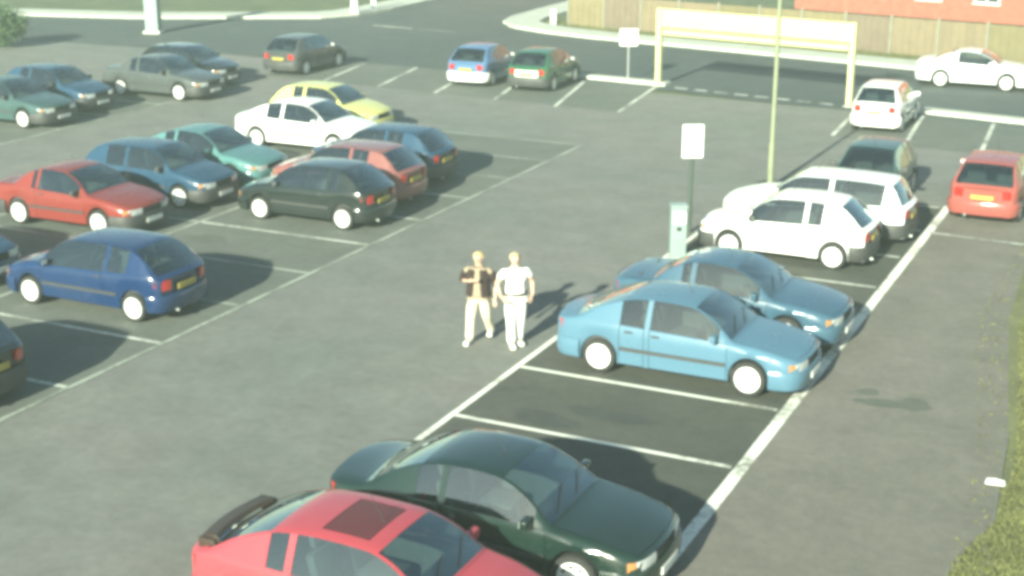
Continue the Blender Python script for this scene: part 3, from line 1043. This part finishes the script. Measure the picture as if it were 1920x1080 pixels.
make_car('parked_car', 'green hatchback parked by the far kerb, sun glare painted on its tailgate', 'hatch', P_FGREEN, (-5.4, 30.85, 0), PI / 2 + 0.06, group=GP, tailpanel=mat('painted_tailgate_glare', (0.62, 0.68, 0.58), 0.4), L=3.7)  # pale tail panel: sun glare on the green tailgate, put into its colour
make_car('parked_car', 'dusty blue hatchback left of the green hatchback', 'hatch', P_FBLUE, (-7.85, 30.9, 0), PI / 2 + 0.06, group=GP, bumper=P_WHITE, L=3.7)
make_car('parked_car', 'dark teal saloon in the far left row, nearest', 'saloon', P_NAVY, (-17.9, 17.2, 0), 0, group=GP)
make_car('parked_car', 'steel blue hatchback second in the far left row', 'hatch', P_STEELB, (-18.2, 19.7, 0), 0, group=GP)
make_car('parked_car', 'slate grey saloon third in the far left row', 'saloon', P_SLATE, (-16.6, 23.2, 0), 0, group=GP)
make_car('parked_car', 'dark slate hatchback alone in the far bays by the road', 'hatch', P_SLATE, (-15.3, 30.2, 0), PI / 2, group=GP)
make_car('parked_car', 'black hatchback just beyond the slate grey saloon at far left', 'hatch', P_BLACK, (-17.4, 25.7, 0), 0, group=GP)


# ------------------------------------------------------------------ people
def skin_obj(name, nodes, edges, m, parent, sub=2, root=0):
    """nodes: list of ((x,y,z), (rx,ry)); a surface grown round the skeleton"""
    me = bpy.data.meshes.new(name)
    me.from_pydata([n[0] for n in nodes], edges, [])
    me.materials.append(m)
    o = link(bpy.data.objects.new(name, me), parent)
    me.skin_vertices.new() if hasattr(me.skin_vertices, 'new') and not me.skin_vertices else None
    sk = o.modifiers.new('skin', 'SKIN')
    sk.use_smooth_shade = True
    sk.branch_smoothing = 0.6
    if not me.skin_vertices:
        bm = bmesh.new(); bm.from_mesh(me)
        bm.verts.layers.skin.verify()
        bm.to_mesh(me); bm.free()
    for i, n in enumerate(nodes):
        d = me.skin_vertices[0].data[i]
        d.radius = n[1] if isinstance(n[1], tuple) else (n[1], n[1])
        d.use_root = (i == root)
    ss = o.modifiers.new('sub', 'SUBSURF')
    ss.levels = ss.render_levels = sub
    return o


def blob(name, c, r, m, parent, seg=16, deform=None):
    bm = bmesh.new()
    bmesh.ops.create_uvsphere(bm, u_segments=seg, v_segments=seg - 4, radius=1)
    for v in bm.verts:
        co = v.co.copy()
        if deform: co = deform(co)
        v.co = Vector((c[0] + co.x * r[0], c[1] + co.y * r[1], c[2] + co.z * r[2]))
    me = bpy.data.meshes.new(name)
    for f in bm.faces: f.smooth = True
    bm.to_mesh(me); bm.free()
    me.materials.append(m)
    return link(bpy.data.objects.new(name, me), parent)


M_SKIN = mat('skin', (0.52, 0.36, 0.27), 0.55, var=0.06, vscale=20)
M_HAIR_F = mat('fair_hair', (0.46, 0.36, 0.19), 0.6, var=0.25, vscale=60)
M_HAIR_B = mat('light_brown_hair', (0.40, 0.33, 0.20), 0.6, var=0.25, vscale=60)
M_WCLOTH = mat('white_cotton', (0.80, 0.80, 0.76), 0.9, var=0.05, vscale=14, bump=0.25, bscale=18)
M_CREAMC = mat('cream_cotton', (0.60, 0.55, 0.42), 0.9, var=0.06, vscale=14, bump=0.25, bscale=18)
M_DARKC = mat('dark_brown_cloth', (0.030, 0.018, 0.016), 0.9, var=0.2, vscale=14, bump=0.3, bscale=22)
M_BEIGEC = mat('beige_cotton', (0.30, 0.24, 0.17), 0.9, var=0.08, vscale=14, bump=0.25, bscale=18)
M_SHOE = mat('pale_trainer', (0.62, 0.62, 0.58), 0.7)
M_EYE = mat('eye', (0.05, 0.04, 0.035), 0.2)
M_LIP = mat('lips', (0.40, 0.18, 0.15), 0.5)


def person(label, loc, rz, arms, legs, top, trousers, hair, jacket=None, belt=None, height=1.70):
    """local axes: faces -y. arms/legs: per side (elbow, wrist, hand) and (knee, ankle, toe)"""
    root = empty('person', loc, rz)
    root.scale = (height / 1.72 * 1.22, height / 1.72 * 1.22, height / 1.72)
    tag(root, label, 'person', 'two people walking in the lane')
    N, E = [], []

    def nd(p, r, prev=None):
        N.append((p, r))
        if prev is not None: E.append((prev, len(N) - 1))
        return len(N) - 1
    pel = nd((0, 0, .96), (.15, .105))
    sp1 = nd((0, -.005, 1.12), (.135, .098), pel)
    ch = nd((0, 0, 1.32), (.165, .112), sp1)
    nb = nd((0, .012, 1.455), (.075, .07), ch)
    nk = nd((0, .005, 1.515), (.055, .058), nb)
    jaw = nd((0, -.02, 1.575), (.062, .075), nk)
    hd = nd((0, .0, 1.635), (.074, .096), jaw)
    nd((0, .01, 1.70), (.055, .072), hd)
    nose = nd((0, -.112, 1.615), (.012, .012), hd)
    for s, k in ((-1, 0), (1, 1)):
        nd((s * .083, .01, 1.62), (.012, .02), hd)
        sh = nd((s * .165, .0, 1.40), .062, ch)
        el, wrs, hn = arms[k]
        e_ = nd(el, .041, sh)
        w_ = nd(wrs, (.028, .024), e_)
        h_ = nd(hn, (.036, .020), w_)
        d = (Vector(hn) - Vector(wrs)).normalized()
        side = d.cross(Vector((0, 1, 0)) if abs(d.y) < .8 else Vector((0, 0, 1))).normalized()
        curl = Vector((0, -1, 0)) if abs(d.y) < .8 else Vector((0, 0, -1))
        for q, ln in ((-1.5, .062), (-.5, .078), (.5, .082), (1.5, .070)):
            a = Vector(hn) + d * .03 + side * q * .017
            b = a + d * ln * .55
            c = b + (d * .6 + curl * .6).normalized() * ln * .5
            f0 = nd(tuple(a), .0095, h_); f1 = nd(tuple(b), .0085, f0); nd(tuple(c), .007, f1)
        ta = Vector(wrs) + d * .03 + side * (-s) * .028
        t0 = nd(tuple(ta), .011, h_); nd(tuple(ta + d * .03 + side * (-s) * .03), .009, t0)
        hp = nd((s * .085, 0, .89), (.092, .10), pel)
        kn, an, to = legs[k]
        k_ = nd(kn, .058, hp); a_ = nd(an, .040, k_)
        nd((an[0], an[1] + .02, an[2] - .055), .036, a_)
        nd(to, (.036, .026), a_)
    skin_obj('body', N, E, M_SKIN, root)
    # clothes
    T = [((0, 0, 1.0), (.165, .122)), ((0, -.005, 1.13), (.152, .116)), ((0, 0, 1.31), (.182, .128)), ((0, .01, 1.43), (.115, .095)), ((0, .012, 1.47), (.078, .074)),
         ((0, 0, .93), (.168, .124))]
    TE = [(0, 1), (1, 2), (2, 3), (3, 4), (0, 5)]
    for s, k in ((-1, 0), (1, 1)):
        el = Vector(arms[k][0]); sh = Vector((s * .165, 0, 1.405))
        T.append((tuple(sh), .078)); TE.append((2, len(T) - 1))
        full = 0.62
        T.append((tuple(sh.lerp(el, full)), .066)); TE.append((len(T) - 2, len(T) - 1))
    skin_obj('shirt', T, TE, top, root)
    Q = [((0, 0, .98), (.158, .116)), ((0, 0, .92), (.162, .124))]
    QE = [(0, 1)]
    for s, k in ((-1, 0), (1, 1)):
        kn, an, to = legs[k]
        Q.append(((s * .088, .0, .83), (.103, .112))); QE.append((1, len(Q) - 1))
        Q.append((tuple(Vector((s * .088, 0, .83)).lerp(Vector(kn), .5)), (.088, .095))); QE.append((len(Q) - 2, len(Q) - 1))
        Q.append((kn, (.074, .078))); QE.append((len(Q) - 2, len(Q) - 1))
        Q.append((tuple(Vector(kn).lerp(Vector(an), .55)), (.070, .074))); QE.append((len(Q) - 2, len(Q) - 1))
        Q.append(((an[0], an[1] - .005, an[2] - .03), (.068, .076))); QE.append((len(Q) - 2, len(Q) - 1))
    skin_obj('trousers', Q, QE, trousers, root)
    for k in (0, 1):
        kn, an, to = legs[k]
        base = an[2] - .085
        d = Vector((to[0] - an[0], to[1] - an[1], 0)).normalized()
        ang = math.atan2(d.x, -d.y)
        mtx = Matrix.Translation((an[0], an[1], 0)) @ Matrix.Rotation(ang, 4, 'Z')
        b = MB().box((-.045, -.20, base), (.045, .075, base + .085), 0.03, mtx)
        b.build('shoe', M_SHOE, root, True)

    def hd_(co):
        c = co.copy()
        if c.y < -0.15 and c.z < 0.45: c.y = -0.15 + (c.y + .15) * .25
        if c.z < -0.55: c.z = -0.55
        return c
    blob('hair', (0, .012, 1.652), (.088, .108, .092), hair, root, deform=hd_)
    for s in (-1, 1):
        blob('eye', (s * .032, -.090, 1.632), (.013, .010, .008), M_EYE, root, 8)
    blob('mouth', (0, -.088, 1.572), (.024, .010, .008), M_LIP, root, 8)
    if belt:
        bl = MB()
        n = 24
        vs, fs = [], []
        for z in (.965, 1.015):
            for k in range(n):
                a = 2 * PI * k / n
                vs.append((.178 * math.cos(a), .140 * math.sin(a) - .003, z))
        fs = [(k, (k + 1) % n, n + (k + 1) % n, n + k) for k in range(n)]
        bl.add(vs, fs)
        bl.build('belt', belt, root, True)
    if jacket:
        # open jacket: shell round back and sides with the front left open, and sleeves
        vs, fs = [], []
        zs = (.90, 1.0, 1.12, 1.25, 1.36, 1.43)
        rx = (.205, .195, .182, .205, .205, .15); ry = (.165, .155, .145, .158, .148, .115)
        n = 20
        for zi, z in enumerate(zs):
            for k in range(n + 1):
                a = -PI / 2 + R(22 - zi * 2) + (2 * PI - 2 * R(22 - zi * 2)) * k / n
                vs.append((rx[zi] * math.cos(a), ry[zi] * math.sin(a), z))
        for zi in range(len(zs) - 1):
            for k in range(n):
                a = zi * (n + 1) + k
                fs.append((a, a + 1, a + n + 2, a + n + 1))
        o = mesh_obj('jacket', vs, fs, jacket, root, True, 80)
        sm = o.modifiers.new('thick', 'SOLIDIFY'); sm.thickness = 0.015
        ss = o.modifiers.new('sub', 'SUBSURF'); ss.levels = ss.render_levels = 1
        for s, k in ((-1, 0), (1, 1)):
            el = Vector(arms[k][0]); sh = Vector((s * .17, 0, 1.40)); wq = Vector(arms[k][1])
            skin_obj('jacket_sleeve', [(tuple(sh), .085), (tuple(sh.lerp(el, .5)), .074), (tuple(el), .064), (tuple(el.lerp(wq, .35)), .056)], [(0, 1), (1, 2), (2, 3)], jacket, root, 2)
    return root


FACE = math.atan2(16.2 - 5.3, 21.9)           # towards the camera, roughly down the lane
person('person in dark open jacket, pale shirt and cream trousers, left of the pair', (5.06, 5.0, 0), FACE - 0.25,
       [((-.27, .03, 1.16), (-.09, -.20, 1.24), (-.01, -.235, 1.27)), ((.26, .05, 1.14), (.27, -.04, .90), (.27, -.06, .83))],
       [((-.11, -.07, .50), (-.12, -.10, .085), (-.13, -.25, .035)), ((.11, .03, .50), (.12, .30, .13), (.13, .17, .045))],
       M_BEIGEC, M_CREAMC, M_HAIR_F, jacket=M_DARKC, height=1.66)
person('person in white T-shirt and white trousers with dark belt, right of the pair', (5.73, 5.12, 0), FACE + 0.2,
       [((-.27, .06, 1.15), (-.24, -.10, .97), (-.20, -.16, .93)), ((.27, .06, 1.15), (.24, -.10, .97), (.20, -.16, .93))],
       [((-.08, -.06, .50), (-.07, -.06, .085), (-.08, -.21, .035)), ((.08, .0, .50), (.06, .06, .085), (.07, -.09, .035))],
       M_WCLOTH, M_WCLOTH, M_HAIR_B, belt=M_DARKC, height=1.70)

# ------------------------------------------------------------------ street furniture
# height barrier over the exit
g0, g1 = Vector((-1.62, 32.50, 0)), Vector((5.62, 31.30, 0))
gr = empty('height_barrier', g0, math.atan2(g1.y - g0.y, g1.x - g0.x))
tag(gr, 'cream height barrier gantry spanning the car park exit', 'height barrier')
gl = (g1 - g0).length
for x in (0, gl):
    p_ = MB().box((x - .09, -.09, 0), (x + .09, .09, 2.80), 0.012).build('post', M_CREAM, gr)
    MB().box((x - .17, -.17, 0), (x + .17, .17, .03), 0.005).build('base_plate', M_STEEL, p_)
MB().box((.095, -.06, 2.14), (gl - .095, .06, 2.78), 0.015).build('beam_board', M_CREAM, gr)
MB().box((.14, -.05, 1.86), (gl - .14, .05, 2.04), 0.015).build('hanging_bar', M_CREAM, gr)
for k in range(6):
    x = .45 + (gl - .9) * k / 5
    MB().tube((x, 0, 2.03), (x, 0, 2.15), 0.014, n=8).build('hanger', M_STEEL, gr)

# lamp post beside the white cars
lp = empty('lamp_post', (6.5, 18.75, 0))
tag(lp, 'tall slim pale lamp post behind the white cars', 'lamp post')
MB().tube((0, 0, 0), (0, 0, 1.2), .085, .08, 14).build('base', M_LPOST, lp, True)
MB().tube((0, 0, 1.2), (0, 0, 8.0), .062, .040, 14).build('column', M_LPOST, lp, True)
MB().tube((0, 0, 7.98), (-1.2, 0.2, 8.35), .035, .03, 10).build('arm', M_PALE, lp, True)
ln_ = MB().box((-1.85, .02, 8.28), (-1.15, .36, 8.42), 0.05).build('lantern', M_PALE, lp, True)
MB().box((-1.80, .06, 8.255), (-1.25, .32, 8.281)).build('diffuser', M_LAMP, ln_)

# parking sign on its own post
sg = empty('parking_sign', (6.04, 13.72, 0), 0.0)
tag(sg, 'blank white upright sign on a dark post above the ticket machine', 'sign')
MB().tube((0, 0, 0), (0, 0, 2.50), .045, n=12).build('post', M_POST_DK, sg, True)
fr = R(28)
mt = Matrix.Rotation(fr, 4, 'Z')
pn = MB().box((-.235, -.068, 1.76), (.235, -.050, 2.52), 0.008, mt).build('panel', M_SIGN, sg)
for z in (1.95, 2.35):
    MB().box((-.06, -.050, z - .02), (.06, .05, z + .02), 0.004, mt).build('clamp', M_STEEL, sg)
# ticket machine
tm = empty('ticket_machine', (6.56, 11.42, 0), R(28))
tag(tm, 'pale mint ticket machine at the head of the empty bay', 'ticket machine')
MB().box((-.20, -.15, 0), (.20, .15, .10), 0.01).build('plinth', M_KERB, tm)
cb = MB().box((-.165, -.14, .10), (.165, .14, 1.20), 0.02).build('cabinet', M_MINT, tm)
MB().box((-.18, -.17, 1.20), (.18, .16, 1.25), 0.015).build('hood', M_MINT, tm)
MB().box((-.13, -.146, .86), (.13, -.139, 1.10)).build('instruction_panel', M_SIGN, cb)
MB().box((-.05, -.147, .70), (.05, -.139, .78)).build('ticket_slot', M_RUB, cb)
MB().box((-.12, -.146, .20), (.12, -.139, .56)).build('cash_door', M_PALE, cb)

# small sign beyond the kerb, left of the barrier
ss_ = empty('small_sign', (-3.05, 33.15, 0.10), R(25))
tag(ss_, 'small square white sign on short post left of the height barrier', 'sign')
MB().tube((0, 0, 0), (0, 0, 1.75), .035, n=10).build('post', M_STEEL, ss_, True)
MB().box((-.33, -.055, 1.18), (.33, -.037, 1.80), 0.01).build('panel', M_SIGN, ss_)

# pale column and bollards at the junction
pc = empty('square_column', (-27.6, 36.2, 0), R(20))
tag(pc, 'tall pale column standing by the road at top left', 'column')
MB().box((-.40, -.40, 0), (.40, .40, .12), 0.02).build('base', M_KERB, pc)
MB().box((-.30, -.30, .12), (.30, .30, 3.6), 0.03).build('shaft', M_PALE, pc)
MB().box((-.36, -.36, 3.6), (.36, .36, 3.72), 0.03).build('cap', M_PALE, pc)
for i, (x, y, h, r, lab) in enumerate(((-22.95, 46.2, .95, .22, 'squat white tapered bollard on the side road corner, left one'),
                                       (-22.9, 48.0, 1.25, .15, 'slim white bollard on the side road corner, right one'))):
    bo = empty('bollard', (x, y, 0.11))
    tag(bo, lab, 'bollard', 'bollards at the side road corner')
    MB().tube((0, 0, 0), (0, 0, h * .85), r, r * .72, 16).build('shaft', M_SIGN, bo, True)
    MB().tube((0, 0, h * .85), (0, 0, h), r * .72, r * .40, 16).build('cap', M_SIGN, bo, True)
bo = empty('marker_post', (-12.1, 46.6, 0.0))
tag(bo, 'small pale marker post on the corner by the tan fence', 'post')
MB().box((-.13, -.06, 0), (.13, .06, .75), 0.02).build('blade', M_SIGN, bo)
MB().box((-.10, -.063, .52), (.10, -.061, .66)).build('reflector', M_PALE, bo)

# tan panel fence beyond the pavement
M_FENCE = [mat('tan_fence_board_%d' % k, c, 0.85, var=0.16, vscale=2.0) for k, c in enumerate(((0.184, 0.150, 0.078), (0.162, 0.136, 0.068), (0.188, 0.146, 0.088), (0.158, 0.122, 0.082)))]
M_FPOST = mat('concrete_fence_post', (0.20, 0.19, 0.14), 0.85, var=0.15)
f0, f1 = Vector((-11.3, 46.55, 0)), Vector((24.0, 40.35, 0))
fe = empty('fence', f0, math.atan2(f1.y - f0.y, f1.x - f0.x))
tag(fe, 'sunlit tan boarded fence along the far pavement', 'fence')
fl = (f1 - f0).length
npan = int(fl / 1.95)
pw = fl / npan
for k in range(npan + 1):
    MB().box((k * pw - .055, -.06, -.05), (k * pw + .055, .06, 1.66), 0.01).build('post', M_FPOST, fe)
for k in range(npan):
    mb = MB()
    nb = 12
    for b in range(nb):
        x0 = k * pw + .06 + (pw - .12) * b / nb
        dz = random.uniform(-.012, .012)
        dy = (b % 2) * .012 + random.uniform(-.003, .003)
        mb.box((x0 + .003, -.02 + dy, .06), (x0 + (pw - .12) / nb - .003, -.005 + dy, 1.56 + dz))
    o = mb.build('panel', M_FENCE[(k * 7 + k // 3) % 4], fe)
    o['kind'] = 'stuff'
    for z in (.3, .85, 1.4):
        MB().box((k * pw + .06, .008, z - .04), ((k + 1) * pw - .06, .05, z + .04)).build('rail', M_FENCE[1], fe)

# brick houses beyond the fence
M_BRICK = mat('red_brick', (0.34, 0.10, 0.065), 0.9, var=0.25, vscale=3, bump=0.3, bscale=14)
M_TILE = mat('roof_tiles', (0.20, 0.10, 0.075), 0.9, var=0.25, vscale=4)
M_WFRAME = mat('white_window_frame', (0.78, 0.78, 0.74), 0.5)
M_PANE = mat('window_pane', (0.03, 0.04, 0.045), 0.06, coat=1.0)
M_CDOOR = mat('orange_door', (0.55, 0.22, 0.08), 0.5)


def house(label, loc, rz, wid, dep, eav, ridge):
    h = empty('brick_house', loc, rz)
    tag(h, label, 'house', 'brick houses beyond the road')
    wl = MB().box((0, 0, 0), (wid, dep, eav)).build('wall', M_BRICK, h)
    rv = [(-.3, -.35, eav - .05), (wid + .3, -.35, eav - .05), (wid + .3, dep + .35, eav - .05), (-.3, dep + .35, eav - .05), (-.3, dep / 2, ridge), (wid + .3, dep / 2, ridge)]
    rf = mesh_obj('roof', rv, [(0, 1, 5, 4), (2, 3, 4, 5), (0, 4, 3), (1, 2, 5), (3, 2, 1, 0)], M_TILE, h)
    MB().box((wid * .3, dep / 2 - .3, ridge - .6), (wid * .3 + .7, dep / 2 + .3, ridge + .9)).build('chimney', M_BRICK, rf)
    n = int(wid / 2.6)
    for st in range(2):
        for k in range(n):
            x = (k + .5) * wid / n
            z = .9 + st * 2.6
            if st == 0 and k == n // 2:
                d = MB().box((x - .5, -.05, 0), (x + .5, .0, 2.1), .01).build('door', M_CDOOR, h)
                MB().box((x + .33, -.09, 1.0), (x + .40, -.052, 1.12), .01).build('handle', M_STEEL, d)
                continue
            wn = MB()
            for a, b in (((x - .62, z), (x + .62, z + .07)), ((x - .62, z + 1.13), (x + .62, z + 1.2)), ((x - .62, z + .07), (x - .55, z + 1.13)), ((x + .55, z + .07), (x + .62, z + 1.13)), ((x - .035, z + .07), (x + .035, z + 1.13))):
                wn.box((a[0], -.05, a[1]), (b[0], -.003, b[1]))
            w_ = wn.build('window', M_WFRAME, h)
            MB().box((x - .55, -.02, z + .07), (x + .55, -.004, z + 1.13)).build('pane', M_PANE, w_)
            MB().box((x - .7, -.12, z - .08), (x + .7, -.003, z - .003), .008).build('sill', M_KERB, w_)
    return h


house('red brick house showing above the fence at top right', (-3.6, 58.6, 0), R(-10), 23.0, 7.5, 5.2, 8.2)
house('red brick house beyond the side road junction', (-27.5, 62.5, 0), R(4), 9.5, 7.0, 5.2, 8.0)

# shrub at the left edge, litter in the lane
M_LEAF = mat('shrub_leaf', (0.055, 0.10, 0.035), 0.7, var=0.45, vscale=3)
M_STEM = mat('shrub_stem', (0.08, 0.06, 0.04), 0.9)
sh_ = empty('shrub', (-30.6, 29.6, 0.0))
tag(sh_, 'leafy green shrub at the left edge beyond the far row', 'shrub')
rnd = random.Random(4)
vs, fs = [], []
for k in range(5200):
    a, b, c = rnd.gauss(0, 1), rnd.gauss(0, 1), rnd.gauss(0, 1)
    d = Vector((a, b, c)).normalized() * rnd.uniform(.45, 1.0) * (1 + .25 * math.sin(5 * a) * math.cos(4 * b))
    p = Vector((d.x * 1.3, d.y * 1.2, .95 + d.z * .85))
    if p.z < .05: continue
    u_ = Vector((rnd.gauss(0, 1), rnd.gauss(0, 1), rnd.gauss(0, 1))).normalized() * .075
    v_ = u_.orthogonal().normalized() * .035
    i = len(vs)
    vs += [tuple(p - u_), tuple(p + v_), tuple(p + u_), tuple(p - v_)]
    fs.append((i, i + 1, i + 2, i + 3))
cr = mesh_obj('crown', vs, fs, M_LEAF, sh_)
cr['kind'] = 'stuff'
st = MB()
for k in range(7):
    a = 2 * PI * k / 7
    st.tube((.08 * math.cos(a), .08 * math.sin(a), 0), (.7 * math.cos(a), .65 * math.sin(a), 1.3), .03, .01, 6)
st = st.build('stem', M_STEM, sh_)
st['kind'] = 'stuff'

lt = MB()
lt.add([(-.13, -.07, .012), (.02, -.09, .03), (.14, -.04, .012), (.12, .07, .045), (-.02, .09, .02), (-.12, .05, .05), (0, 0, .085)],
       [(0, 1, 6), (1, 2, 6), (2, 3, 6), (3, 4, 6), (4, 5, 6), (5, 0, 6)])
o = lt.build('litter', M_SIGN)
o.location = (14.33, 2.8, 0.0)
tag(o, 'crumpled white paper litter on the tarmac near the grass', 'litter')

M_STAIN = asphalt('oil_stained_asphalt', (0.098, 0.104, 0.082), (0.112, 0.116, 0.095), 0.7, 41.0, 0.2)
for si_, (sx_, sy_, ax_, ay_) in enumerate(((12.25, 5.15, .42, .16), (12.72, 5.32, .30, .24), (11.95, 5.55, .20, .14), (7.6, 2.2, .55, .30), (8.5, 2.75, .70, .28), (-3.5, 6.0, .55, .22), (-2.9, 6.25, .3, .2), (-3.6, 8.5, .5, .25), (-3.4, 1.3, .5, .2), (7.5, 10.2, .5, .25))):
    n_ = 22
    ph = random.uniform(0, 6)
    pts_ = [(sx_ + ax_ * math.cos(2 * PI * k / n_) * (1 + .22 * math.sin(3 * 2 * PI * k / n_ + ph) + random.uniform(-.1, .1)),
             sy_ + ay_ * math.sin(2 * PI * k / n_) * (1 + .25 * math.cos(2 * 2 * PI * k / n_ + ph) + random.uniform(-.1, .1))) for k in range(n_)]
    sheet('oil_stain', pts_, 0.0052 + 0.0007 * si_, M_STAIN if sx_ > RX or sx_ < 0 else MATS['dark_oil'] if 'dark_oil' in MATS else asphalt('dark_oil', (0.052, 0.056, 0.046), (0.064, 0.067, 0.055), 0.6, 51.0, 0.2), park)

# ------------------------------------------------------------------ air: thin summer haze
HZ = 0.0023
if HZ > 0:
    hm = bpy.data.materials.new('thin_haze')
    hm.use_nodes = True
    ht = hm.node_tree
    ht.nodes.clear()
    ho = ht.nodes.new('ShaderNodeOutputMaterial')
    pv = ht.nodes.new('ShaderNodeVolumePrincipled')
    pv.inputs['Color'].default_value = (0.80, 0.95, 0.85, 1)
    pv.inputs['Density'].default_value = HZ
    pv.inputs['Anisotropy'].default_value = 0.0
    ht.links.new(pv.outputs[0], ho.inputs['Volume'])
    hz = MB().box((-950, -550, -1.1), (950, 1350, 11.5)).build('haze', hm)
    tag(hz, 'thin pale haze over the car park', kind='stuff')
